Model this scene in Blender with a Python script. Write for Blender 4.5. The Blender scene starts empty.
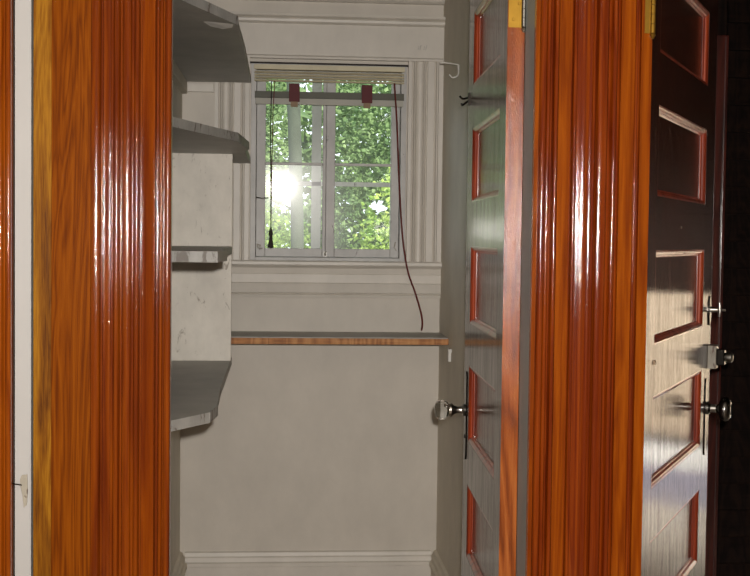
import bpy, bmesh, math, random
from mathutils import Vector, Matrix
random.seed(7)
SC = bpy.context.scene
COL = SC.collection
R = math.radians
# ---------------------------------------------------------------- camera
cam_d = bpy.data.cameras.new('camera'); cam = bpy.data.objects.new('camera', cam_d); COL.objects.link(cam)
cam_d.sensor_width = 36; cam_d.lens = 1230 * 36 / 750; cam_d.clip_start = 0.05
YAW, PITCH, ROLL = R(4.37), R(2.33), R(0.69)
fw = Vector((math.sin(YAW)*math.cos(PITCH), math.cos(YAW)*math.cos(PITCH), -math.sin(PITCH)))
r0 = Vector((math.cos(YAW), -math.sin(YAW), 0)); u0 = r0.cross(fw)
rr = r0*math.cos(ROLL) + u0*math.sin(ROLL); uu = -r0*math.sin(ROLL) + u0*math.cos(ROLL)
m = Matrix((rr, uu, -fw)).transposed().to_4x4(); m.translation = Vector((0, -2.6, 1.42))
cam.matrix_world = m
SC.camera = cam
# ---------------------------------------------------------------- world, sun, lights, exposure
world = bpy.data.worlds.new('sky'); SC.world = world; world.use_nodes = True
wn = world.node_tree.nodes['Background']; wn.inputs[0].default_value = (0.86, 0.93, 1.0, 1); wn.inputs[1].default_value = 2.1
def light(name, kind, loc, energy, color=(1, 1, 1), size=.1, aim=None, size_y=None):
    d = bpy.data.lights.new(name, kind); d.energy = energy; d.color = color
    o = bpy.data.objects.new(name, d); COL.objects.link(o); o.location = loc
    if kind == 'AREA':
        d.size = size
        if size_y: d.shape = 'RECTANGLE'; d.size_y = size_y
        else: d.shape = 'DISK'
    if aim is not None:
        o.rotation_euler = (Vector(aim) - Vector(loc)).to_track_quat('-Z', 'Y').to_euler()
    return o
sun = light('sun', 'SUN', (0, 0, 10), 9.0, (1, .95, .82), aim=(-3.0, 7.0, 0)); sun.data.angle = R(.6)
flash = light('camera_flash', 'AREA', (0.035, -2.62, 1.49), 79, (1, .945, .88), .035, aim=(.25, 0, 1.35))
hall_lamp = light('hall_ceiling_light', 'AREA', (-.2, -1.9, 2.5), 5, (1, .9, .75), .5, aim=(-.2, -1.9, 0))
side_light = light('side_room_fill', 'AREA', (3.45, 1.9, 1.9), 52, (1, .97, .92), .6, aim=(3.3, 3.2, .45)); side_light.data.spread = R(95)  # unseen fill light, added to brighten the wainscot mirrored in the side door
SC.view_settings.view_transform = 'Standard'; SC.view_settings.look = 'None'
SC.view_settings.exposure = 0.0; SC.view_settings.gamma = 1.0; SC.view_settings.use_curve_mapping = False

# ---------------------------------------------------------------- materials
def newmat(name):
    mt = bpy.data.materials.new(name); mt.use_nodes = True
    nt = mt.node_tree; return mt, nt, nt.nodes['Principled BSDF']
def N(nt, t, **kw):
    n = nt.nodes.new(t)
    for k, v in kw.items():
        if k in n.inputs.keys(): n.inputs[k].default_value = v
        else: setattr(n, k, v)
    return n
def mapping(nt, scale, coord='Object', loc=(0, 0, 0)):
    tc = N(nt, 'ShaderNodeTexCoord'); mp = N(nt, 'ShaderNodeMapping')
    mp.inputs['Scale'].default_value = scale; mp.inputs['Location'].default_value = loc
    nt.links.new(tc.outputs[coord], mp.inputs['Vector']); return mp
def ramp(nt, stops):
    r = N(nt, 'ShaderNodeValToRGB'); e = r.color_ramp.elements
    while len(e) < len(stops): e.new(.5)
    for i, (p, c) in enumerate(stops): e[i].position = p; e[i].color = (*c, 1)
    return r
def wood(name, dark, mid, lite, rough=.45, coat=1.0, coat_rough=.1, bump=.25, grain=(38, 38, 2.2), speck=.25, spec=.5, seed=0, bump_scale=(150,150,14), fig=(9,.55,14), patchy=0):
    mt, nt, b = newmat(name); L = nt.links.new
    mp = mapping(nt, grain, loc=(seed, seed*.7, seed*.3))
    n1 = N(nt, 'ShaderNodeTexNoise', Scale=1.0, Detail=6.0, Roughness=.62, Distortion=.35)
    L(mp.outputs[0], n1.inputs['Vector'])
    mp2 = mapping(nt, (fig[0], fig[0], fig[1]), loc=(seed*2, 0, seed))
    n2 = N(nt, 'ShaderNodeTexNoise', Scale=1.0, Detail=3.0, Distortion=1.2); L(mp2.outputs[0], n2.inputs['Vector'])
    w = N(nt, 'ShaderNodeMath', operation='MULTIPLY'); w.inputs[1].default_value = fig[2]; L(n2.outputs[0], w.inputs[0])
    fr = N(nt, 'ShaderNodeMath', operation='PINGPONG'); fr.inputs[1].default_value = 1.0; L(w.outputs[0], fr.inputs[0])
    mx = N(nt, 'ShaderNodeMix', data_type='FLOAT'); mx.inputs[0].default_value = .35
    L(n1.outputs[0], mx.inputs[2]); L(fr.outputs[0], mx.inputs[3])
    rp = ramp(nt, [(.28, dark), (.48, mid), (.72, lite)]); L(mx.outputs[0], rp.inputs[0])
    L(rp.outputs[0], b.inputs['Base Color'])
    b.inputs['Roughness'].default_value = rough; b.inputs['Specular IOR Level'].default_value = spec
    b.inputs['Coat Weight'].default_value = coat; b.inputs['Coat Roughness'].default_value = coat_rough
    if patchy:   # varnish worn unevenly along the grain
        mw = mapping(nt, (45, 45, 5), loc=(seed, 2, 1)); nw = N(nt, 'ShaderNodeTexNoise', Scale=1.0, Detail=7.0, Roughness=.7, Distortion=.6); L(mw.outputs[0], nw.inputs['Vector'])
        mr = N(nt, 'ShaderNodeMapRange'); mr.inputs[1].default_value = .35; mr.inputs[2].default_value = .62; mr.inputs[3].default_value = 1-patchy; mr.inputs[4].default_value = 1
        L(nw.outputs[0], mr.inputs[0]); L(mr.outputs[0], b.inputs['Coat Weight'])
    mp3 = mapping(nt, bump_scale)
    n3 = N(nt, 'ShaderNodeTexNoise', Scale=1.0, Detail=4.0, Roughness=.6); L(mp3.outputs[0], n3.inputs['Vector'])
    bp = N(nt, 'ShaderNodeBump', Strength=bump, Distance=.0012); L(n3.outputs[0], bp.inputs['Height'])
    L(bp.outputs[0], b.inputs['Coat Normal']); L(bp.outputs[0], b.inputs['Normal'])
    return mt
def paint(name, col, rough=.55, var=.10, bump=.15, worn=None, worn_at=.7, coat=0):
    mt, nt, b = newmat(name); L = nt.links.new
    mp = mapping(nt, (6, 6, 4)); n1 = N(nt, 'ShaderNodeTexNoise', Scale=1.3, Detail=8.0, Roughness=.65); L(mp.outputs[0], n1.inputs['Vector'])
    lo = tuple(c*(1-var) for c in col); hi = tuple(min(1, c*(1+var*.6)) for c in col)
    rp = ramp(nt, [(.3, lo), (.65, hi)]); L(n1.outputs[0], rp.inputs[0])
    out = rp.outputs[0]
    if worn:
        mp2 = mapping(nt, (22, 22, 9)); n2 = N(nt, 'ShaderNodeTexNoise', Scale=1.6, Detail=9.0, Roughness=.7, Distortion=.8); L(mp2.outputs[0], n2.inputs['Vector'])
        r2 = ramp(nt, [(worn_at, (0, 0, 0)), (worn_at+.05, (1, 1, 1))]); L(n2.outputs[0], r2.inputs[0])
        mx = N(nt, 'ShaderNodeMix', data_type='RGBA'); L(r2.outputs[0], mx.inputs[0]); L(out, mx.inputs[6]); mx.inputs[7].default_value = (*worn, 1)
        out = mx.outputs[2]
    L(out, b.inputs['Base Color']); b.inputs['Roughness'].default_value = rough
    b.inputs['Coat Weight'].default_value = coat; b.inputs['Coat Roughness'].default_value = .3
    mp3 = mapping(nt, (60, 60, 40)); n3 = N(nt, 'ShaderNodeTexNoise', Scale=1.0, Detail=5.0); L(mp3.outputs[0], n3.inputs['Vector'])
    bp = N(nt, 'ShaderNodeBump', Strength=bump, Distance=.001); L(n3.outputs[0], bp.inputs['Height']); L(bp.outputs[0], b.inputs['Normal'])
    return mt
def plain(name, col, rough=.5, metal=0, trans=0, ior=1.45):
    mt, nt, b = newmat(name)
    n = N(nt, 'ShaderNodeTexNoise', Scale=40.0, Detail=3.0); mp = mapping(nt, (1, 1, 1)); nt.links.new(mp.outputs[0], n.inputs['Vector'])
    rp = ramp(nt, [(.3, tuple(c*.85 for c in col)), (.7, col)]); nt.links.new(n.outputs[0], rp.inputs[0]); nt.links.new(rp.outputs[0], b.inputs['Base Color'])
    b.inputs['Roughness'].default_value = rough; b.inputs['Metallic'].default_value = metal
    b.inputs['Transmission Weight'].default_value = trans; b.inputs['IOR'].default_value = ior
    return mt
M = {}
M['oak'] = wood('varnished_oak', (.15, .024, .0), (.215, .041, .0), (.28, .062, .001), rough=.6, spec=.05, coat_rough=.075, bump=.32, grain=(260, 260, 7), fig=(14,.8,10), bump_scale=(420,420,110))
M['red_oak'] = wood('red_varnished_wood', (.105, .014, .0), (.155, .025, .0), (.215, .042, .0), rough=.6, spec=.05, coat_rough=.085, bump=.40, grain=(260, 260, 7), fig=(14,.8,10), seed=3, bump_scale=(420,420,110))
M['flat_oak'] = wood('plain_sawn_oak', (.115, .022, .0), (.175, .038, .0), (.235, .058, .001), rough=.6, spec=.05, coat=.5, coat_rough=.10, bump=.22, grain=(240, 240, 6.0), seed=5, fig=(16,.9,18), bump_scale=(420,420,110))
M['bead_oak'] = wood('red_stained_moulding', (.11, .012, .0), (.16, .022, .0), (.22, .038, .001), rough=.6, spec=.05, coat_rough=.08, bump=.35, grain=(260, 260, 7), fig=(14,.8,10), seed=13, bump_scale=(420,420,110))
M['edge_oak'] = wood('door_edge_oak', (.15, .030, .003), (.27, .062, .008), (.38, .11, .02), rough=.55, spec=.1, coat=.9, coat_rough=.12, bump=.7, grain=(200,200,9), seed=11, bump_scale=(420,420,160))
M['yellow_oak'] = wood('open_grained_oak', (.09, .024, .0), (.20, .068, .001), (.34, .145, .006), rough=.6, spec=.1, coat=.4, coat_rough=.2, grain=(300, 300, 14), seed=9, fig=(20,2,5))
M['door_wood'] = wood('dark_red_door_varnish', (.016, .003, .001), (.034, .006, .001), (.060, .010, .002), rough=.6, spec=.15, patchy=.38, coat_rough=.07, bump=.4, seed=1, bump_scale=(160, 160, 22))
M['mould_wood'] = wood('red_moulding_varnish', (.13, .012, .002), (.26, .028, .004), (.36, .05, .007), rough=.4, coat_rough=.15, bump=.3, seed=2)
M['dark_wood'] = wood('dark_stained_wood', (.010, .004, .002), (.020, .007, .004), (.035, .012, .006), rough=.5, coat_rough=.25, bump=.3, grain=(3, 30, 30), seed=4)
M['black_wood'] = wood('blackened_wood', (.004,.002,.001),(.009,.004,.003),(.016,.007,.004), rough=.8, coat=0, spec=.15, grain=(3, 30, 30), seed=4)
M['dark_red'] = wood('dark_red_frame_wood', (.03, .005, .003), (.07, .011, .006), (.11, .017, .009), rough=.4, coat_rough=.15, seed=6)
M['raw'] = wood('bare_pine_edge', (.26, .10, .035), (.46, .20, .07), (.58, .30, .12), rough=.7, coat=0, grain=(9, 140, 140), seed=8)
M['cream'] = paint('old_cream_paint', (.60, .555, .49), var=.07)
M['cream_trim'] = paint('cream_trim_paint', (.63, .59, .53), rough=.42, var=.08, bump=.3)
M['side_wall'] = paint('grey_olive_wall_paint', (.60, .545, .445), var=.10)
M['shelf_top'] = paint('grey_shelf_paint', (.36, .345, .315), rough=.5, var=.15, bump=.5)
M['shelf_edge'] = paint('worn_shelf_edge', (.36, .35, .325), var=.3, bump=.8, worn=(.14, .11, .09), worn_at=.56)
M['shelf_edge_dark'] = paint('broken_shelf_edge', (.20, .195, .18), var=.4, bump=1.0, worn=(.09, .075, .06), worn_at=.52)
M['board'] = paint('scratched_cream_board', (.66, .62, .55), var=.16, bump=.5, worn=(.34, .30, .25), worn_at=.61)
M['window_paint'] = paint('chipped_window_paint', (.50, .49, .475), rough=.45, var=.2, bump=.6, worn=(.18, .16, .15), worn_at=.64)
M['jamb_grey'] = paint('grey_jamb_paint', (.26, .30, .30), rough=.5)
M['white'] = paint('white_gloss_paint', (.47, .46, .445), rough=.35, var=.03, bump=.2)
M['enamel'] = paint('white_enamel', (.88, .87, .84), var=.03)
M['beige'] = paint('beige_wainscot_paint', (.50, .40, .29), var=.12)
M['bluewhite'] = paint('pale_blue_grey_paint', (.33, .32, .40), var=.2)
M['plaster'] = paint('hall_plaster', (.30, .25, .20), var=.05)
M['floor'] = wood('floor_boards', (.20, .13, .08), (.30, .21, .13), (.40, .29, .19), coat=.3, coat_rough=.3, grain=(20, 1.5, 20))
M['pale_floor'] = paint('pale_side_floor', (.50, .44, .36), rough=.4, var=.2)
M['brass'] = plain('aged_brass', (.34, .19, .03), .45, 1)
M['steel'] = plain('worn_steel', (.42, .40, .36), .28, 1)
M['knobmetal'] = plain('tarnished_knob', (.20, .19, .175), .25, 1)
M['darkmetal'] = plain('dark_bronze', (.045, .040, .035), .22, 1)
M['wire'] = plain('white_metal_wire', (.72, .70, .66), .35, 0)
M['redtape'] = plain('dark_red_tape', (.11, .010, .014), .6)
M['redcord'] = plain('dark_red_cord', (.13, .018, .012), .7)
M['blackcord'] = plain('dark_cord', (.035, .028, .024), .8)
M['blind'] = paint('yellowed_blind_slat', (.62, .56, .40), var=.12)
M['blindrail'] = paint('grey_green_blind_rail', (.095, .095, .07), var=.15)
M['blindlip'] = paint('pale_grey_blind_rail', (.42, .41, .36), var=.12)
M['tan'] = plain('tan_clip', (.30, .20, .12), .6)
M['bark'] = paint('grey_bark', (.085, .10, .075), rough=.9, var=.3, bump=.8)
M['soil'] = paint('garden_grass', (.05, .11, .02), rough=.9, var=.4)
M['glassknob'] = plain('clear_knob_glass', (.85, .85, .82), .06, 0, 1, 1.5)
M['lockpaint'] = paint('painted_lock_metal', (.36, .33, .27), rough=.3, var=.4, worn=(.12, .08, .06), worn_at=.55)
# old window glass: clear with a faint surface reflection
def glass(name, rough):
    mt = bpy.data.materials.new(name); mt.use_nodes = True; nt = mt.node_tree; nt.nodes.clear(); L = nt.links.new
    o = N(nt, 'ShaderNodeOutputMaterial'); t = N(nt, 'ShaderNodeBsdfTransparent'); t.inputs[0].default_value = (.93, .96, .94, 1)
    g = N(nt, 'ShaderNodeBsdfGlossy'); g.inputs['Roughness'].default_value = rough
    f = N(nt, 'ShaderNodeFresnel', IOR=1.5); mx = N(nt, 'ShaderNodeMixShader')
    L(f.outputs[0], mx.inputs[0]); L(t.outputs[0], mx.inputs[1]); L(g.outputs[0], mx.inputs[2])
    g2 = N(nt, 'ShaderNodeBsdfGlossy'); g2.inputs['Roughness'].default_value = .22   # film of dust, added to spread the flash glare into a haze
    m2 = N(nt, 'ShaderNodeMixShader'); m2.inputs[0].default_value = .02; L(mx.outputs[0], m2.inputs[1]); L(g2.outputs[0], m2.inputs[2]); L(m2.outputs[0], o.inputs[0])
    return mt
M['glass'] = glass('old_window_glass', .045)
def leafmat(name, c1, c2):
    mt, nt, b = newmat(name); L = nt.links.new
    oi = mapping(nt, (1.6, 1.6, 1.6)); n = N(nt, 'ShaderNodeTexNoise', Scale=2.5, Detail=4.0); L(oi.outputs[0], n.inputs['Vector'])
    rp = ramp(nt, [(.35, c1), (.65, c2)]); L(n.outputs[0], rp.inputs[0]); L(rp.outputs[0], b.inputs['Base Color'])
    b.inputs['Roughness'].default_value = .5
    tr = N(nt, 'ShaderNodeBsdfTranslucent'); L(rp.outputs[0], tr.inputs[0]); mx = N(nt, 'ShaderNodeMixShader'); mx.inputs[0].default_value = .4
    L(b.outputs[0], mx.inputs[1]); L(tr.outputs[0], mx.inputs[2]); L(mx.outputs[0], nt.nodes['Material Output'].inputs[0])
    return mt
M['leaf_a'] = leafmat('bright_leaf', (.12, .25, .04), (.46, .58, .14))
M['leaf_b'] = leafmat('deep_leaf', (.075, .15, .05), (.25, .36, .14))

# ---------------------------------------------------------------- mesh helpers
class MB:
    def __init__(s): s.v = []; s.f = []
    def add(s, vs, fs):
        o = len(s.v); s.v += [tuple(v) for v in vs]; s.f += [tuple(i+o for i in f) for f in fs]; return s
    def box(s, x0, x1, y0, y1, z0, z1):
        return s.add([(x0,y0,z0),(x1,y0,z0),(x1,y1,z0),(x0,y1,z0),(x0,y0,z1),(x1,y0,z1),(x1,y1,z1),(x0,y1,z1)],
              [(0,3,2,1),(4,5,6,7),(0,1,5,4),(1,2,6,5),(2,3,7,6),(3,0,4,7)])
    def extrude(s, poly, axis, a, b):
        """closed polygon of 2D points extruded along an axis ('x': (y,z), 'y': (x,z), 'z': (x,y))"""
        def P(p, t): return {'x': (t, p[0], p[1]), 'y': (p[0], t, p[1]), 'z': (p[0], p[1], t)}[axis]
        n = len(poly); vs = [P(p, a) for p in poly] + [P(p, b) for p in poly]
        return s.add(vs, [tuple(range(n))[::-1], tuple(range(n, 2*n))] + [(i, (i+1) % n, n+(i+1) % n, n+i) for i in range(n)])
    def tube(s, pts, r, seg=8):
        pts = [Vector(p) for p in pts]; n = len(pts); rs = r if isinstance(r, (list, tuple)) else [r]*n
        vs = []; prev = None
        for i, p in enumerate(pts):
            d = (pts[min(i+1, n-1)] - pts[max(i-1, 0)]).normalized()
            if prev is None: a = d.orthogonal().normalized()
            else: a = (prev - d*prev.dot(d)).normalized()
            prev = a; b = d.cross(a)
            for k in range(seg):
                t = 2*math.pi*k/seg; vs.append(p + (a*math.cos(t) + b*math.sin(t))*rs[i])
        fs = [(i*seg+k, i*seg+(k+1) % seg, (i+1)*seg+(k+1) % seg, (i+1)*seg+k) for i in range(n-1) for k in range(seg)]
        fs += [tuple(range(seg))[::-1], tuple(range((n-1)*seg, n*seg))]
        return s.add(vs, fs)
    def lathe(s, prof, origin, axis, seg=20):
        """prof: (distance along axis, radius)"""
        ax = Vector(axis).normalized(); a = ax.orthogonal().normalized(); b = ax.cross(a); o = Vector(origin); vs = []
        for t, r in prof:
            for k in range(seg):
                q = 2*math.pi*k/seg; vs.append(o + ax*t + (a*math.cos(q)+b*math.sin(q))*max(r, 1e-5))
        n = len(prof)
        fs = [(i*seg+k, i*seg+(k+1) % seg, (i+1)*seg+(k+1) % seg, (i+1)*seg+k) for i in range(n-1) for k in range(seg)]
        fs += [tuple(range(seg))[::-1], tuple(range((n-1)*seg, n*seg))]
        return s.add(vs, fs)
    def build(s, name, mat, parent=None, smooth=False, bevel=0, loc=None):
        me = bpy.data.meshes.new(name); me.from_pydata(s.v, [], s.f); me.update()
        bm = bmesh.new(); bm.from_mesh(me); bmesh.ops.recalc_face_normals(bm, faces=bm.faces); bm.to_mesh(me); bm.free()
        o = bpy.data.objects.new(name, me); COL.objects.link(o)
        if mat is not None: me.materials.append(mat)
        if smooth:
            for p in me.polygons: p.use_smooth = True
            md = None
            me.set_sharp_from_angle(angle=R(40))
        if bevel:
            md = o.modifiers.new('bevel', 'BEVEL'); md.width = bevel; md.segments = 2; md.limit_method = 'ANGLE'
        if parent is not None: o.parent = parent
        return o
def tag(o, label=None, cat=None, group=None, kind=None):
    if label: o['label'] = label
    if cat: o['category'] = cat
    if group: o['group'] = group
    if kind: o['kind'] = kind
    return o
def S(o): o['kind'] = 'structure'; return o
def empty(name, loc=(0, 0, 0), rz=0):
    o = bpy.data.objects.new(name, None); COL.objects.link(o); o.location = loc; o.rotation_euler = (0, 0, rz); o.empty_display_size = .1; return o
def sbox(name, mat, x0, x1, y0, y1, z0, z1, parent=None, bevel=0):
    return MB().box(x0, x1, y0, y1, z0, z1).build(name, mat, parent, bevel=bevel)

def profile(segs, base=-.022, back=0.0):
    """outline across a moulded board: each seg (x0,x1,kind,h); y negative is towards the hall"""
    pts = []
    for x0, x1, k, h in segs:
        w = x1-x0
        if k == 'f': pts += [(x0+.0003, base-h), (x1-.0003, base-h)]
        elif k == 'b':
            for i in range(9):
                t = math.pi*i/8; pts.append((x0+w*(.5-.5*math.cos(t)), base-h*math.sin(t)))
        elif k == 'g': pts += [(x0+.0002, base), (x0+w*.3, base+h), (x0+w*.7, base+h), (x1-.0002, base)]
        elif k == 'c':
            for i in range(9):
                t = math.pi*i/8; pts.append((x0+w*(.5-.5*math.cos(t)), base+h*math.sin(t)))
        elif k == 's':   # ogee falling to the right
            for i in range(9):
                t = i/8; pts.append((x0+w*t, base-h*(.5+.5*math.cos(math.pi*t))))
        elif k == 'r':   # ogee rising to the right
            for i in range(9):
                t = i/8; pts.append((x0+w*t, base-h*(.5-.5*math.cos(math.pi*t))))
    return pts + [(segs[-1][1], back), (segs[0][0], back)]

def hinge(parent, x, y, z, h=.10, leaf=None):
    hg = MB()
    for i in range(5):
        hg.lathe([(0, .0055), (h/5-.001, .0055)], (x, y, z+i*h/5), (0, 0, 1), 12)
    hg.lathe([(0, .003), (.004, .0065), (.010, .0065), (.014, .002)], (x, y, z+h), (0, 0, 1), 12)
    hg.lathe([(0, .002), (.008, .0065), (.012, .004)], (x, y, z-.012), (0, 0, 1), 12)
    return hg

# ================================================================= THE SHELL
H = 2.6
# hall floor / ceiling / walls
S(sbox('floor', M['floor'], -2.2, 2.4, -4.2, 0.13, -.06, 0))
S(sbox('floor', M['floor'], -.37, .60, .13, 2.05, -.06, 0))
S(sbox('floor', M['pale_floor'], .72, 4.3, .13, 3.3, -.06, 0))
S(sbox('floor', M['floor'], -2.2, -.49, .13, 2.05, -.06, 0))
S(sbox('ceiling', M['cream'], -2.2, .72, -4.2, 3.4, H, H+.08))
S(sbox('ceiling', M['cream'], .72, 2.5, -4.2, .13, H, H+.08))
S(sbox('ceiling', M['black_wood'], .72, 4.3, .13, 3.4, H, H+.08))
S(sbox('wall_hall_back', M['plaster'], -2.2, 2.4, -4.3, -4.2, 0, H))
S(sbox('wall_hall_left', M['plaster'], -2.3, -2.2, -4.3, 2.2, 0, H))
S(sbox('wall_hall_right', M['plaster'], 2.4, 2.5, -4.3, 0.13, 0, H))
# front wall (between hall and closet), broken by three doorways
DT = 2.17
S(sbox('wall_front', M['plaster'], -2.2, -.575, 0, .13, 0, H))
S(sbox('wall_front', M['plaster'], -.505, -.262, 0, .13, 0, H))
S(sbox('wall_front', M['plaster'], .552, .758, .0, .13, 0, H))
S(sbox('wall_front', M['plaster'], 1.72, 2.4, 0, .13, 0, H))
S(sbox('wall_front', M['plaster'], -.575, -.505, 0, .13, DT, H))
S(sbox('wall_front', M['plaster'], -.262, .552, 0, .13, DT+.02, H))
S(sbox('wall_front', M['plaster'], .758, 1.72, 0, .13, DT+.02, H))
# closet side walls
S(sbox('wall_closet_left', M['side_wall'], -.49, -.373, .13, 2.05, 0, H))
S(sbox('wall_closet_right', M['side_wall'], .603, .72, .13, 2.05, 0, H))
# outer wall with the window hole
WX0, WX1, WZ0, WZ1 = -.118, .466, 1.330, 2.070
S(sbox('wall_back', M['cream'], -.49, WX0, 2.05, 2.20, 0, H))
S(sbox('wall_back', M['cream'], WX1, .72, 2.05, 2.20, 0, H))
S(sbox('wall_back', M['cream'], WX0, WX1, 2.05, 2.20, 0, WZ0))
S(sbox('wall_back', M['cream'], WX0, WX1, 2.05, 2.20, WZ1, H))
S(sbox('wall_left_room', M['plaster'], -2.2, -.49, 2.05, 2.2, 0, H))
# side room on the right
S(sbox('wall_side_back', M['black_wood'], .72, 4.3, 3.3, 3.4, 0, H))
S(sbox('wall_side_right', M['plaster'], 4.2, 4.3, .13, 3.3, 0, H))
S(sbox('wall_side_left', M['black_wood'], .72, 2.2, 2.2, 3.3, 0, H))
S(sbox('wall_side_front', M['plaster'], 2.4, 4.3, 0, .13, 0, H))

# ================================================================= CASINGS IN THE HALL
# profile segments are measured in metres across the wall
def px(p): # along the hall wall: pixel-sized steps of the mouldings converted to metres
    return 2.574*math.tan(math.atan((p-375)/1230)+YAW)
def segs(rows): return [(px(a), px(b), k, h) for a, b, k, h in rows]
left_case = segs([(90, 98.5, 'b', .0036), (98.5, 103, 'g', .007), (103, 109.5, 's', .004), (109.5, 113, 'b', .003), (113, 118, 'b', .004), (118, 122, 'g', .007),
    (122, 130, 'b', .0042), (130, 133.5, 'b', .0025), (133.5, 138, 'b', .004), (138, 141.5, 'g', .008), (141.5, 154, 'r', .005), (154, 158.5, 'g', .009), (158.5, 162, 'b', .004), (162, 163.5, 'g', .004), (163.5, 170.4, 'b', .008)])
c = empty('trim_1', (0, 0, 0)); S(c)
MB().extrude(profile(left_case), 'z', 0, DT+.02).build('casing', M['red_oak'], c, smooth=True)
MB().extrude(profile(segs([(50.6, 90, 'f', 0)]), ), 'z', 0, DT+.15).build('casing_board', M['flat_oak'], c)
MB().extrude(profile(segs([(31.8, 50.6, 'f', 0)]), base=-.018), 'z', 0, DT+.15).build('edge_board', M['yellow_oak'], c, bevel=.002)
right_case = segs([(532.8, 537, 'f', -.006), (537, 543.5, 'b', .008), (543.5, 547.5, 'b', .004), (547.5, 551, 'g', .009), (551, 555.5, 'b', .006), (555.5, 567.5, 'f', .002),
    (567.5, 570, 'g', .007), (570, 574, 'b', .005), (574, 582, 'r', .0042), (582, 590, 'c', .003), (590, 595, 'g', .012), (595, 604.5, 'b', .0035), (604.5, 609, 'g', .006), (609, 613.5, 'b', .005),
    (613.5, 617, 'g', .004), (617, 631, 'f', .002), (631, 634, 'b', .005), (634, 637.5, 'g', .008), (637.5, 649, 'f', -.008)])
c = empty('trim_2', (0, 0, 0)); S(c)
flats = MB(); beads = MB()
for sg in right_case:   # flat members in oak; beads, coves and grooves in a redder wood
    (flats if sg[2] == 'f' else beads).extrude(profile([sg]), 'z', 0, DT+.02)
flats.build('casing', M['oak'], c, smooth=True); beads.build('moulded_members', M['bead_oak'], c, smooth=True)
hb = hinge(c, .783, -.017, 1.862, .10); hb.box(.766, .780, -.0155, -.0135, 1.862, 1.962); hb.build('hinge', M['brass'], c)['label'] = 'aged brass hinge on the edge strip'
# casing at far left of the hall, beside the narrow painted door
far_case = [(x0-.0, x1, k, h) for x0, x1, k, h in [(-.760, -.66, 'f', 0), (-.66, -.63, 'b', .006), (-.63, -.600, 'f', 0), (-.600, -.590, 'g', .005), (-.590, -.580, 's', .004), (-.580, -.571, 'b', .006), (-.571, -.565, 'g', .003), (-.565, -.554, 'b', .005)]]
c = empty('trim_3'); S(c)
MB().extrude(profile(far_case), 'z', 0, DT+.02).build('casing', M['oak'], c, smooth=True)
# heads over the doorways (above the picture)
c = empty('trim_4'); S(c)
MB().extrude([(-.262+0, 0), (-.262, -.02), (.552, -.02), (.552, 0)], 'z', DT+.021, DT+.15).build('head_casing', M['oak'], c)
c = empty('trim_5'); S(c)
MB().extrude([(.79, 0), (.79, -.02), (1.8, -.02), (1.8, 0)], 'z', DT+.021, DT+.15).build('head_casing', M['oak'], c)
# jamb linings
S(sbox('trim_6', M['jamb_grey'], -.262, -.246, .0, .13, 0, DT+.02))
S(sbox('trim_7', M['jamb_grey'], .5375, .552, .0, .128, 0, DT+.02))
S(sbox('trim_8', M['oak'], -.246, .5375, .0, .13, DT+.005, DT+.02))
S(sbox('trim_9', M['dark_red'], .758, .764, .0, .045, 0, DT+.02))

# ================================================================= PANEL DOORS
ROWS = [(.20, .405), (.53, .735), (.855, 1.068), (1.185, 1.40), (1.522, 1.727), (1.845, 2.045)]
T = .039
def ring(mb, x0, x1, z0, z1, prof, side):
    """mitred moulding: prof points (inset from the opening edge, depth below the door face)"""
    n = len(prof); vs = []
    for d, dep in prof:
        y = dep if side < 0 else T-dep
        vs += [(x0+d, y, z0+d), (x1-d, y, z0+d), (x1-d, y, z1-d), (x0+d, y, z1-d)]
    fs = []
    for i in range(n-1):
        for k in range(4):
            a = i*4+k; b = i*4+(k+1) % 4; fs.append((a, b, b+4, a+4))
    for k in range(4):   # back closing faces
        a = k; b = (k+1) % 4; e = (n-1)*4; fs.append((a, e+k, e+(k+1) % 4, b))
    mb.add(vs, fs); return mb
MPROF = [(0, .012), (0, .0006), (.001, .0006), (.0040, .0006), (.006, .002), (.0075, .003), (.010, .004), (.0125, .007), (.0135, .010), (.015, .0105), (.0175, .013), (.0175, .0155)]
def panel_door(name, loc, rz, W, s0, s1, top=2.165):
    d = empty(name, loc, rz); S(d)
    sbox('stile', M['door_wood'], 0, s0, 0, T, .012, top, d)
    sbox('stile', M['door_wood'], s1, W, 0, T, .012, top, d)
    zs = [.012] + [z for r_ in ROWS for z in r_] + [top]
    for i in range(0, len(zs), 2):
        sbox('rail', M['door_wood'], s0, s1, 0, T, zs[i], zs[i+1], d)
    for z0, z1 in ROWS:
        p = sbox('panel', M['door_wood'], s0+.001, s1-.001, .0145, T-.0145, z0+.001, z1-.001, d)
        for side in (-1, 1):
            ring(MB(), s0, s1, z0, z1, MPROF, side).build('panel_moulding', M['mould_wood'], p, smooth=False)
    return d
# ---- closet door, opened inwards against the right side
cd = panel_door('door_1', (.5375, .135, 0), R(87.7), .77, .105, .655)
MB().box(-.0008, .0, 0, T, .012, 2.165).build('edge_face', M['edge_oak'], cd)['label'] = 'lighter orange varnished door edge'
# brass hinge leaf on the door edge
for hz in (1.893, 1.05-.75+.2):
    lf = MB().box(-.0022, -.0008, .003, T-.002, hz, hz+.105)
    for q in range(3):
        lf.lathe([(0, .004), (.001, .003)], (-.0020, .013 if q % 2 else .026, hz+.018+q*.035), (-1, 0, 0), 10)
    lfo = lf.build('hinge_leaf', M['brass'], cd); lfo['label'] = 'brass hinge leaf'
    hinge(cd, -.010, .004, hz).build('hinge_barrel', M['steel'], cd, smooth=True)
def octo(prof, origin, axis): return MB().lathe(prof, origin, axis, 8)
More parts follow.
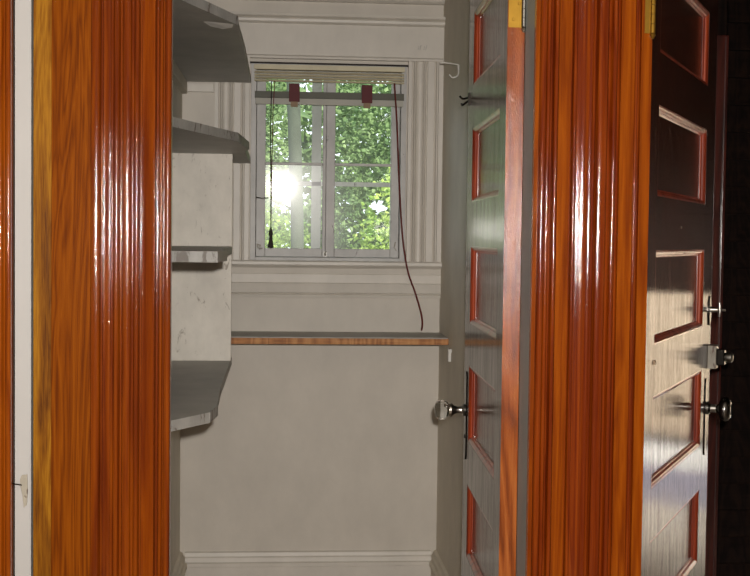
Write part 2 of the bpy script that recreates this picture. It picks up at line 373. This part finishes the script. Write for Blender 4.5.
# local +y is the visible face of the closet door
pz = .935
e = MB().extrude([(.692, pz-.125), (.703, pz-.14), (.722, pz-.14), (.733, pz-.125), (.733, pz+.095), (.722, pz+.11), (.703, pz+.11), (.692, pz+.095)], 'y', T, T+.003).build('escutcheon', M['darkmetal'], cd, bevel=.001)
k = MB().lathe([(0, .017), (.006, .018), (.010, .011), (.022, .0095), (.030, .012), (.036, .017), (.040, .020), (.046, .019)], (.712, T+.003, pz), (0, 1, 0), 20).build('knob', M['steel'], cd, smooth=True)
octo([(.046, .015), (.050, .022), (.060, .028), (.072, .029), (.082, .023), (.086, .012)], (.712, T+.003, pz), (0, 1, 0)).build('knob_glass', M['glassknob'], k)
e2 = MB().lathe([(0, .006), (.002, .005)], (.712, T+.003, pz-.075), (0, 1, 0), 10).build('keyhole', M['blackcord'], e)
# matching knob on its other face
k = MB().lathe([(0, .017), (.006, .018), (.010, .011), (.030, .012), (.036, .017), (.04, .02)], (.712, 0, pz), (0, -1, 0), 20).build('knob', M['steel'], cd, smooth=True)
# ---- side room door, opened away to the right
rd = panel_door('door_2', (.7985, .04, 0), R(61.5), .895, .095, .755)
MB().extrude([(.818, .83), (.824, .82), (.842, .82), (.848, .83), (.848, 1.025), (.842, 1.035), (.824, 1.035), (.818, 1.025)], 'y', -.003, 0).build('escutcheon', M['darkmetal'], rd)
k = MB().lathe([(0, .018), (.006, .018), (.011, .010), (.026, .0095), (.032, .013), (.037, .025), (.042, .032), (.052, .035), (.060, .032), (.064, .026), (.066, .024), (.067, .016), (.064, .012), (.066, .004)], (.838, -.003, .952), (0, -1, 0), 28).build('knob', M['knobmetal'], rd, smooth=True)
MB().lathe([(.012, .0115), (.026, .0108)], (.838, -.003, .952), (0, -1, 0), 20).build('knob_collar', M['steel'], k, smooth=True)
# surface latch
lk = sbox('rim_lock', M['lockpaint'], .848, .893, -.024, 0, 1.062, 1.128, rd, bevel=.002)
MB().box(.852, .886, -.046, -.024, 1.072, 1.118).build('lock_case', M['darkmetal'], lk, bevel=.003)
MB().lathe([(0, .012), (.006, .014), (.018, .014), (.022, .009)], (.869, -.046, 1.095), (0, -1, 0), 16).build('lock_knob', M['steel'], lk, smooth=True)
# thumb turn on an oval plate
ov = MB().extrude([(.862+.017*math.cos(a*math.pi/12), 1.226+.042*math.sin(a*math.pi/12)) for a in range(24)], 'y', -.004, 0).build('thumb_turn_plate', M['darkmetal'], rd)
MB().lathe([(0, .008), (.020, .007), (.026, .004)], (.862, -.004, 1.229), (0, -1, 0), 14).tube([(.862, -.028, 1.209), (.862, -.03, 1.229), (.862, -.028, 1.249)], [.004, .006, .004], 10).tube([(.862, -.03, 1.229), (.862, -.045, 1.228)], .0035, 8).build('thumb_turn', M['steel'], ov, smooth=True)
MB().lathe([(0, .004), (.002, .003)], (.40, 0, 1.455), (0, -1, 0), 10).build('nail_head', M['steel'], rd)
MB().box(.092, .105, -.003, 0, 1.085+.055, 1.15).build('screw_plate', M['tan'], rd)
# ---- narrow painted door seen on its latch edge, far left
nd = empty('door_3', (-.5505, -.004, 0), 0); S(nd)
sbox('door_slab', M['white'], 0, .0335, 0, .70, .012, DT, nd, bevel=.0015)
zl = .885
ml = sbox('mortise_plate', M['white'], .007, .031, -.0012, 0, zl-.07, zl+.07, nd)
MB().extrude([(.012, zl+.025), (.016, zl+.033), (.027, zl+.034), (.028, zl+.0), (.026, zl-.03), (.020, zl-.036), (.017, zl-.01), (.012, zl+.012)], 'y', -.006, -.0012).build('latch', M['lockpaint'], ml, bevel=.001)
MB().tube([(.016, -.005, zl+.012), (.004, -.007, zl+.014), (-.004, -.008, zl+.017)], .0016, 6).build('latch_pin', M['darkmetal'], ml)

# ================================================================= BACK WALL OF THE CLOSET
# window casing left and right (fluted), frieze, picture moulding
def flute(x0, x1, y0=2.05):
    w = x1-x0; pts = []
    rows = [(0, .10, 0), (.10, .16, 1), (.16, .22, 2), (.22, .44, 3), (.44, .50, 2), (.50, .56, 1), (.56, .74, 0), (.74, .80, 1), (.80, .87, 2), (.87, 1, 4)]
    for a, b, k_ in rows:
        xa, xb = x0+w*a, x0+w*b; base = y0-.020
        if k_ == 0: pts += [(xa+.0004, base), (xb-.0004, base)]
        elif k_ == 4: pts += [(xa, base-.006), (xb, base-.006)]
        else:
            dpt = {1: .007, 2: -.006, 3: .009}[k_]
            for i in range(7):
                t = math.pi*i/6; pts.append((xa+(xb-xa)*(.5-.5*math.cos(t)), base+dpt*math.sin(t)))
    return pts+[(x1, y0), (x0, y0)]
c = empty('trim_10'); S(c)
MB().extrude(flute(-.252, -.123), 'z', 1.332, 2.094).build('window_casing', M['cream_trim'], c, smooth=True)
c = empty('trim_11'); S(c)
MB().extrude(flute(.471, .6025), 'z', 1.332, 2.094).build('window_casing', M['cream_trim'], c, smooth=True)
# frieze and mouldings over the window
c = empty('trim_12'); S(c)
MB().extrude([(2.05, 2.085), (2.022, 2.085), (2.020, 2.092), (2.026, 2.098), (2.026, 2.214), (2.05, 2.214)], 'x', -.275, .6028).build('frieze', M['cream_trim'], c)
MB().extrude([(2.05, 2.213), (2.018, 2.213), (2.006, 2.219), (2.004, 2.228), (2.010, 2.232), (1.996, 2.238), (1.992, 2.247), (2.05, 2.247)], 'x', -.290, .6028).build('picture_moulding', M['cream_trim'], c)
MB().extrude([(2.05, 2.300), (2.030, 2.300), (2.020, 2.306), (2.024, 2.312), (2.012, 2.33), (2.05, 2.33)], 'x', -.373, .6028).build('upper_moulding', M['cream_trim'], c)
for i in range(2):
    MB().tube([(.505+i*.022+.004*0, 2.0258, 2.128), (.507+i*.022, 2.0252, 2.142), (.512+i*.022, 2.0252, 2.126), (.516+i*.022, 2.0252, 2.145)][0:4], .0009, 5).build('scratch_mark', M['shelf_edge'], c)
# sill and apron
c = empty('trim_13'); S(c)
sill = [(2.05, 1.332), (2.006, 1.332), (2.000, 1.327), (2.000, 1.317), (2.006, 1.311), (2.016, 1.309), (2.022, 1.303), (2.026, 1.284), (2.023, 1.280), (2.0245, 1.250), (2.020, 1.246), (2.022, 1.236), (2.026, 1.212), (2.032, 1.207), (2.026, 1.203), (2.028, 1.194), (2.05, 1.194)]
MB().extrude(sill, 'x', -.273, .6028).build('window_sill', M['cream_trim'], c)
# baseboards
bprof = [(2.05, 0), (2.028, 0), (2.028, .170), (2.020, .173), (2.020, .186), (2.028, .190), (2.030, .205), (2.036, .210), (2.040, .222), (2.05, .226)]
S(MB().extrude(bprof, 'x', -.352, .582).build('baseboard_back', M['cream_trim'], None))
def sideprof(xw, sgn): return [(xw, 0), (xw+sgn*.022, 0), (xw+sgn*.022, .170), (xw+sgn*.030, .173), (xw+sgn*.030, .186), (xw+sgn*.022, .190), (xw+sgn*.020, .205), (xw+sgn*.014, .21), (xw+sgn*.010, .222), (xw, .226)]
S(MB().extrude(sideprof(.603, -1), 'y', .95, 2.05).build('baseboard_right', M['side_wall'], None))
S(MB().extrude(sideprof(-.373, 1), 'y', .14, 2.05).build('baseboard_left', M['side_wall'], None))

# ---- window_1: frame, two casements with two panes each
w1 = empty('window_1', (0, 2.05, 0)); S(w1)
FP = M['window_paint']
fr = MB()
fr.box(WX0, WX0+.020, -.005, .13, WZ0, WZ1).box(WX1-.020, WX1, -.005, .13, WZ0, WZ1).box(WX0+.02, WX1-.02, -.005, .13, WZ1-.016, WZ1).box(WX0+.02, WX1-.02, -.012, .13, WZ0, WZ0+.014)
fr.build('window_frame', FP, w1, bevel=.0015)
MB().box(WX0-.006, WX1+.006, -.006, .0, WZ1-.004, WZ1+.003).build('shadow_line_strip', M['blackcord'], w1)  # black strip standing in for the shadow line above the window frame
Z0, Z1 = 1.345, 2.052
MUN = 1.697
def sash(x0, x1, lt, rt):
    g = MB(); y0, y1 = .028, .060
    g.box(x0, x0+lt, y0, y1, Z0, Z1).box(x1-rt, x1, y0, y1, Z0, Z1).box(x0+lt, x1-rt, y0, y1, Z0, Z0+.032).box(x0+lt, x1-rt, y0, y1, Z1-.03, Z1).box(x0+lt, x1-rt, y0+.004, y1-.004, MUN-.005, MUN+.005)
    o = g.build('sash', FP, w1, bevel=.002); return o
sl = sash(WX0+.021, .1655, .034, .012)
sr = sash(.1660, WX1-.021, .034, .032)
def pane(x0, x1, z0, z1, par, tilt=0, turn=0):
    cz = (z0+z1)/2; hh = (z1-z0)/2; dy = math.tan(tilt)*hh; dx = math.tan(turn)*(x1-x0)/2
    MB().add([(x0, .043-dy-dx, z0), (x1, .043-dy+dx, z0), (x1, .043+dy+dx, z1), (x0, .043+dy-dx, z1)], [(0, 1, 2, 3)]).build('glass_pane', M['glass'], par)
pane(WX0+.055, .1535, Z0+.032, MUN-.005, sl, R(-1.9), R(.25))
pane(WX0+.055, .1535, MUN+.005, Z1-.03, sl)
pane(.200, WX1-.053, Z0+.032, MUN-.005, sr)
pane(.200, WX1-.053, MUN+.005, Z1-.03, sr)
# hardware
MB().box(.158, .172, .018, .030, 1.347, 1.366).tube([(.165, .018, 1.352), (.165, .008, 1.362), (.17, .006, 1.366)], .003, 6).build('catch', M['lockpaint'], w1)
MB().tube([(WX0+.03, .026, 1.375), (WX0+.026, .014, 1.392), (WX0+.038, .014, 1.387), (WX0+.036, .014, 1.373), (WX0+.046, .02, 1.376)], .0025, 6).build('sash_hook', M['lockpaint'], w1)
MB().tube([(WX0+.02, .02, 1.568), (WX0+.045, .008, 1.564), (WX0+.068, .004, 1.566)], .0022, 6).build('sash_stay', M['steel'], w1)
MB().tube([(WX1-.033, .026, 1.405), (WX1-.038, .016, 1.385), (WX1-.03, .016, 1.372)], .0022, 6).build('sash_hook', M['lockpaint'], w1)
# storm sash outside
st = MB(); ys, ye = .098, .118
st.box(.113, .150, ys, ye, 1.345, 2.05).box(WX0+.02, WX1-.02, ys, ye, 1.617, 1.634).box(WX0+.02, WX0+.036, ys, ye, 1.345, 2.05).box(WX1-.034, WX1-.02, ys, ye, 1.345, 2.05)
st.build('storm_sash', FP, w1, bevel=.001)

# ---- blind rolled up in the head of the window
bl = empty('window_blind', (0, 2.03, 1.92))
tag(bl, 'yellowed slatted window blind drawn up at the top of the small window', 'blind')
def B(x0, x1, y0, y1, z0, z1, name, mat, par=bl, bevel=.001): return MB().box(x0, x1, y0, y1, z0-1.92, z1-1.92).build(name, mat, par, bevel=bevel)
B(-.108, .457, 0, .036, 2.044, 2.062, 'head_rail', M['blind'])
for i, z in enumerate((2.032, 2.0215, 2.011, 2.0005)):
    dy = .002*(i % 2)
    MB().extrude([(.0+dy, z-1.92-.001), (.008, z-1.92+.006), (.026, z-1.92+.008), (.034, z-1.92+.004), (.033, z-1.92+.002), (.018, z-1.92+.001), (.008, z-1.92-.002)], 'x', -.106, .455).build('slat', M['blind'], bl)
B(-.104, .455, .002, .030, 1.938, 1.963, 'bottom_rail', M['blindrail'])
B(-.102, .452, -.004, .012, 1.914, 1.937, 'rail_lip', M['blindlip'])
for x in (.043, .315):
    t_ = B(x-.020, x+.020, -.0065, .033, 1.924, 1.992, 'red_tape', M['redtape'], bl, .0015); t_['label'] = 'dark red tape around the blind rail'
    B(x-.013, x+.013, -.008, -.0045, 1.905, 1.925, 'tan_clip', M['tan'])
Z = -1.92
MB().tube([(-.042, -.006, 2.0+Z), (-.044, -.010, 1.8+Z), (-.041, -.010, 1.6+Z), (-.040, -.010, 1.452+Z)], .0020, 6).build('cord', M['blackcord'], bl)
MB().tube([(-.030, -.006, 2.0+Z), (-.036, -.012, 1.88+Z), (-.038, -.012, 1.70+Z), (-.040, -.010, 1.452+Z)], .0016, 6).build('cord', M['redcord'], bl)
MB().lathe([(0, .002), (.012, .006), (.024, .0085), (.034, .006), (.050, .0075), (.075, .012), (.078, .004)], (-.040, -.010, 1.455+Z), (0, 0, -1), 12).build('tassel', M['blackcord'], bl, smooth=True)
def cr(pts, n=8):
    out = []
    P = [Vector(p) for p in pts]; P = [P[0]*2-P[1]] + P + [P[-1]*2-P[-2]]
    for i in range(1, len(P)-2):
        for k_ in range(n):
            t = k_/n; a, b, c_, d = P[i-1], P[i], P[i+1], P[i+2]
            out.append(.5*((2*b)+(-a+c_)*t+(2*a-5*b+4*c_-d)*t*t+(-a+3*b-3*c_+d)*t*t*t))
    return out+[P[-2]]
MB().tube(cr([(.417, -.008, 2.0+Z), (.428, -.012, 1.85+Z), (.438, -.014, 1.65+Z), (.452, -.014, 1.45+Z), (.464, -.045, 1.34+Z), (.478, -.045, 1.28+Z), (.503, -.038, 1.215+Z), (.526, -.035, 1.14+Z), (.531, -.04, 1.10+Z), (.526, -.06, 1.077+Z)]), .0033, 8).build('pull_cord', M['redcord'], bl, smooth=True)['label'] = 'long dark red pull cord'

# ---- small wire hooks and catches
def tagged(mb, name, mat, label, cat, group=None, **kw):
    return tag(mb.build(name, mat, None, **kw), label, cat, group)
hk = MB().lathe([(0, .012), (.003, .010)], (.603, 1.62, 2.005), (-1, 0, 0), 14)
hk.tube(cr([(.601, 1.62, 2.018), (.57, 1.60, 2.019), (.535, 1.59, 2.021)], 4), .0024, 8).tube(cr([(.600, 1.62, 2.016), (.598, 1.60, 1.985), (.588, 1.59, 1.972), (.574, 1.585, 1.970), (.564, 1.58, 1.978)], 5), .0028, 8)
tagged(hk, 'coat_hook', M['wire'], 'pale wire coat hook on the closet wall beside the window frieze', 'hook', smooth=True)
# dark hook on the closet door far edge
hk = MB().box(.742, .756, T, T+.004, 1.80, 1.835).tube(cr([(.75, T+.003, 1.822), (.75, T+.018, 1.818), (.75, T+.028, 1.826)], 4), .003, 8).tube(cr([(.75, T+.003, 1.812), (.75, T+.02, 1.80), (.75, T+.022, 1.806)], 4), .003, 8)
hk.build('coat_hook', M['darkmetal'], cd)['label'] = 'dark metal coat hook'
tagged(MB().box(.597, .603, 1.70, 1.76, 1.018, 1.03).box(.594, .603, 1.715, 1.735, .985, 1.03), 'shelf_bracket', M['wire'], 'small white metal bracket under the right end of the bare wood shelf', 'bracket')

# ================================================================= SHELVES
# bare-edged shelf under the window
ws = empty('wall_shelf', (0, 2.05, 1.055)); tag(ws, 'narrow shelf with bare orange pine front edge below the window', 'shelf')
MB().box(-.373, .6028, -.26, 0, -.018, .008).build('shelf_board', M['shelf_top'], ws, loc=None)
eb = MB().box(-.373, .6028, -.268, -.2605, -.017, .0045).build('front_edge', M['raw'], ws, bevel=.001)
def shelf(poly, ztop, th, label, loc=(0, 0)):
    s = empty('corner_shelf', (poly[0][0], poly[0][1], ztop)); tag(s, label, 'shelf', None)
    ox, oy = poly[0]
    pts = [(x-ox, y-oy) for x, y in poly]
    MB().extrude(pts, 'z', -th, 0).build('shelf_board', M['shelf_top'], s, bevel=.001)
    return s, ox, oy
XL = -.3725
TH = .024
def edge_strip(s, ox, oy, pts, th):
    mb = MB()
    for (xa, ya), (xb, yb) in zip(pts[:-1], pts[1:]):
        d = Vector((xb-xa, yb-ya)).normalized(); n = Vector((d.y, -d.x))*.004
        a = [(xa, ya), (xb, yb), (xb+n.x, yb+n.y), (xa+n.x, ya+n.y)]
        mb.extrude([(x-ox, y-oy) for x, y in a], 'z', -th-.0005, .0005)  # worn front edge
    mb.build('worn_edge', M['shelf_edge'] if len(pts) > 2 else M['shelf_edge_dark'], s)
p1 = [(XL, .235), (-.262, .400), (-.125, .770), (-.118, 1.30), (-.118, 2.018), (XL, 2.018)]
s, ox, oy = shelf(p1, 2.014, TH, 'grey corner shelf highest on the left side, its underside showing')
edge_strip(s, ox, oy, p1[:3], TH)
# peeled flake of pale paint under the top shelf
fl = MB().add([(.20, .45, -TH-.001), (.285, .50, -TH-.004), (.280, .545, -.044), (.225, .53, -.046), (.255, .56, -.052), (.24, .50, -.040)],
   [(0, 1, 5), (1, 2, 5), (5, 2, 4), (5, 4, 3), (0, 5, 3)])
flo = fl.build('paint_flake', M['wire'], s); flo.location = (-.06, .06, -TH*.5); flo.scale = (1.05, .9, .36); flo['label'] = 'peeled white paint flake'
sm = flo.modifiers.new('thickness', 'SOLIDIFY'); sm.thickness = .0008
p2 = [(XL, .30), (-.276, .523), (-.191, .78), (-.130, .96), (-.108, 1.30), (-.118, 1.36), (-.118, 2.028), (XL, 2.028)]
s, ox, oy = shelf(p2, 1.716, TH, 'grey corner shelf second from the top with chipped slanting front edge')
edge_strip(s, ox, oy, p2[:5], TH)
p3 = [(XL, .185), (-.142, .185), (-.129, .36), (-.163, .80), (-.163, 1.499), (XL, 1.499)]
s, ox, oy = shelf(p3, 1.385, TH, 'small grey shelf with broken edge crossing the middle of the cream board')
edge_strip(s, ox, oy, p3[:2], TH)
p4 = [(XL, -.0+.14), (-.262, .14), (-.168, .30), (-.155, .42), (-.163, .80), (-.166, 1.62), (XL, 1.62)]
s, ox, oy = shelf(p4, 1.0055, TH, 'wide grey shelf lowest of the left shelves with a cut-off corner')
edge_strip(s, ox, oy, p4[1:4], TH)
# upright cream board behind the shelves: upper and lower piece
tagged(MB().box(XL, -.1635, 1.5, 1.518, 1.386, 1.6915), 'shelf_divider', M['board'], 'upper scratched cream board standing between the second and third left shelves', 'board', bevel=.001)
tagged(MB().box(XL, -.1645, 1.5, 1.518, 1.006, 1.3605), 'shelf_divider', M['board'], 'lower cream board standing between the third and lowest left shelves', 'board', bevel=.001)
# cleat under the top shelf against the back wall
tagged(MB().box(XL, -.256, 2.03, 2.049, 1.955, 1.985), 'shelf_cleat', M['cream_trim'], 'cream batten on the back wall under the topmost left shelf', 'batten', bevel=.001)
tagged(MB().box(XL, XL+.02, .5, 2.02, 1.945, 1.9885), 'shelf_cleat', M['side_wall'], 'grey batten on the left wall carrying the topmost left shelf', 'batten', bevel=.001)

# ================================================================= SIDE ROOM (dark)
# doorway casing in the distance
fc = empty('trim_14'); S(fc)
mb = MB().box(1.70, 1.752, 2.165, 2.20, 0, 2.235)
mb.build('frame_board', M['dark_red'], fc, bevel=.003)
MB().box(1.700, 1.706, 2.157, 2.165, 0, 2.23).box(1.736, 1.742, 2.157, 2.165, 0, 2.23).build('frame_bead', M['dark_red'], fc, bevel=.002)
sd = empty('trim_15'); S(sd)
z = .02
while z < 2.5:
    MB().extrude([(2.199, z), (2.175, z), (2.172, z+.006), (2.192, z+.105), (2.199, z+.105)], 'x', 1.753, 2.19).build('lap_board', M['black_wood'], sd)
    z += .108
# pale wainscot, skirting at the far right of the side room (seen in the polished door)
S(sbox('wall_wainscot', M['beige'], 2.5, 4.19, 3.26, 3.30, .37, 1.14))
S(sbox('trim_16', M['dark_wood'], 2.5, 4.19, 3.25, 3.30, .325, .368))
S(sbox('trim_17', M['enamel'], 2.5, 4.19, 3.24, 3.30, .20, .322))
S(sbox('baseboard_side', M['bluewhite'], 2.5, 4.19, 3.245, 3.30, .0, .198))

# ================================================================= GARDEN OUTSIDE THE WINDOW
g = sbox('ground', M['soil'], -14, 14, 2.3, 26, -.5, -.42); S(g)
def foliage(n, center, rad, mat, parent, size, shell=.55, gaps=()):
    mb = MB(); cx, cy, cz = center
    for i in range(n):
        while True:
            p = Vector((random.uniform(-1, 1), random.uniform(-1, 1), random.uniform(-1, 1)))
            if shell < p.length < 1: break
        p = Vector((cx+p.x*rad[0], cy+p.y*rad[1], cz+p.z*rad[2]))
        # openings carved along camera lines so bright sky shows as glare spots
        skip = False
        for (gx, gz, gr) in gaps:
            t = (2.1+2.6)/(p.y+2.6); wx, wz = p.x*t, 1.42+(p.z-1.42)*t
            if (wx-gx)**2+(wz-gz)**2 < (gr*random.uniform(.6, 1.1))**2: skip = True
        if skip: continue
        L_ = size*random.uniform(.7, 1.4); w = L_*random.uniform(.25, .42)
        a = Vector((random.uniform(-1, 1), random.uniform(-.8, .5), random.uniform(-1, .3))).normalized()
        b = a.cross(Vector((random.uniform(-.4, .4), random.uniform(-1, -.2), random.uniform(.1, 1)))).normalized()
        n_ = a.cross(b)*w*.35
        mb.add([p, p+a*L_*.45+b*w+n_, p+a*L_, p+a*L_*.45-b*w+n_, p+a*L_*.5], [(0, 4, 1), (4, 2, 1), (0, 3, 4), (3, 2, 4)])
    o = mb.build('foliage', mat, parent); return o
def tree(name, label, cat, base, h, crown, rad, n, mat, size, rt, gaps=()):
    t = empty(name, base); tag(t, label, cat)
    bx, by, bz = base
    pts = [(0, 0, 0), (.04, .02, h*.35), (-.03, 0, h*.7), (.02, 0, h)]
    tk = MB().tube(cr(pts, 4), rt, 10)
    for k_ in range(6):
        an = k_*1.05; tk.tube([(0, 0, h*(.45+.08*k_)), (math.cos(an)*rad[0]*.35, math.sin(an)*rad[1]*.35, h*(.6+.09*k_)), (math.cos(an)*rad[0]*.7, math.sin(an)*rad[1]*.7, h*(.66+.1*k_))], [rt*.45, rt*.3, rt*.12], 6)
    tk.build('trunk', M['bark'], t, smooth=True)
    foliage(n, (crown[0]-bx, crown[1]-by, crown[2]-bz), rad, mat, t, size, .35)
    return t
GAPS = [(0.012, 1.575, .060), (.372, 1.545, .040), (.36, 1.93, .02), (.03, 1.99, .022), (.10, 1.88, .018)]
def tree2(name, label, cat, base, h, crown, rad, n, mat, size, rt):
    t = empty(name, base); tag(t, label, cat); bx, by, bz = base
    tk = MB().tube(cr([(0, 0, 0), (.03, .02, h*.35), (-.02, 0, h*.7), (.01, 0, h)], 4), rt, 10); tk.build('trunk', M['bark'], t, smooth=True)
    o = foliage(n, crown, rad, mat, t, size, .2, GAPS)
    o.location = (-bx, -by, -bz); return t
tree2('garden_tree', 'slim grey-trunked tree standing just outside the left half of the window', 'tree', (.075, 5.2, -.45), 4.6, (.0, 5.3, 3.6), (1.3, .6, 1.1), 3000, M['leaf_a'], .06, .042)
tree2('leafy_shrub', 'bright green leafy shrub outside the lower right of the window', 'shrub', (1.35, 6.6, -.45), 1.6, (1.4, 6.8, .9), (.95, .8, 1.35), 16000, M['leaf_a'], .042, .03)
tree2('leafy_shrub', 'bright green leafy shrub outside the lower left of the window', 'shrub', (-.7, 7.0, -.45), 1.6, (-.6, 7.1, .75), (1.0, .8, 1.35), 16000, M['leaf_a'], .042, .03)
tree2('broad_tree', 'deep green tree filling the upper right view through the window', 'tree', (1.9, 9.4, -.45), 4.2, (1.75, 9.6, 2.4), (1.5, 1.2, 2.5), 34000, M['leaf_b'], .05, .10)
tree2('broad_tree', 'deep green tree at the back left of the view through the window', 'tree', (-1.6, 9.8, -.45), 4.2, (-1.3, 9.8, 2.3), (1.5, 1.2, 2.6), 34000, M['leaf_b'], .05, .10)
tree2('hedge', 'dark dense hedge closing the view behind the garden trees', 'hedge', (.5, 13.2, -.45), 2.4, (.5, 13.2, 1.6), (6.5, 1.3, 2.6), 16000, M['leaf_b'], .16, .10)
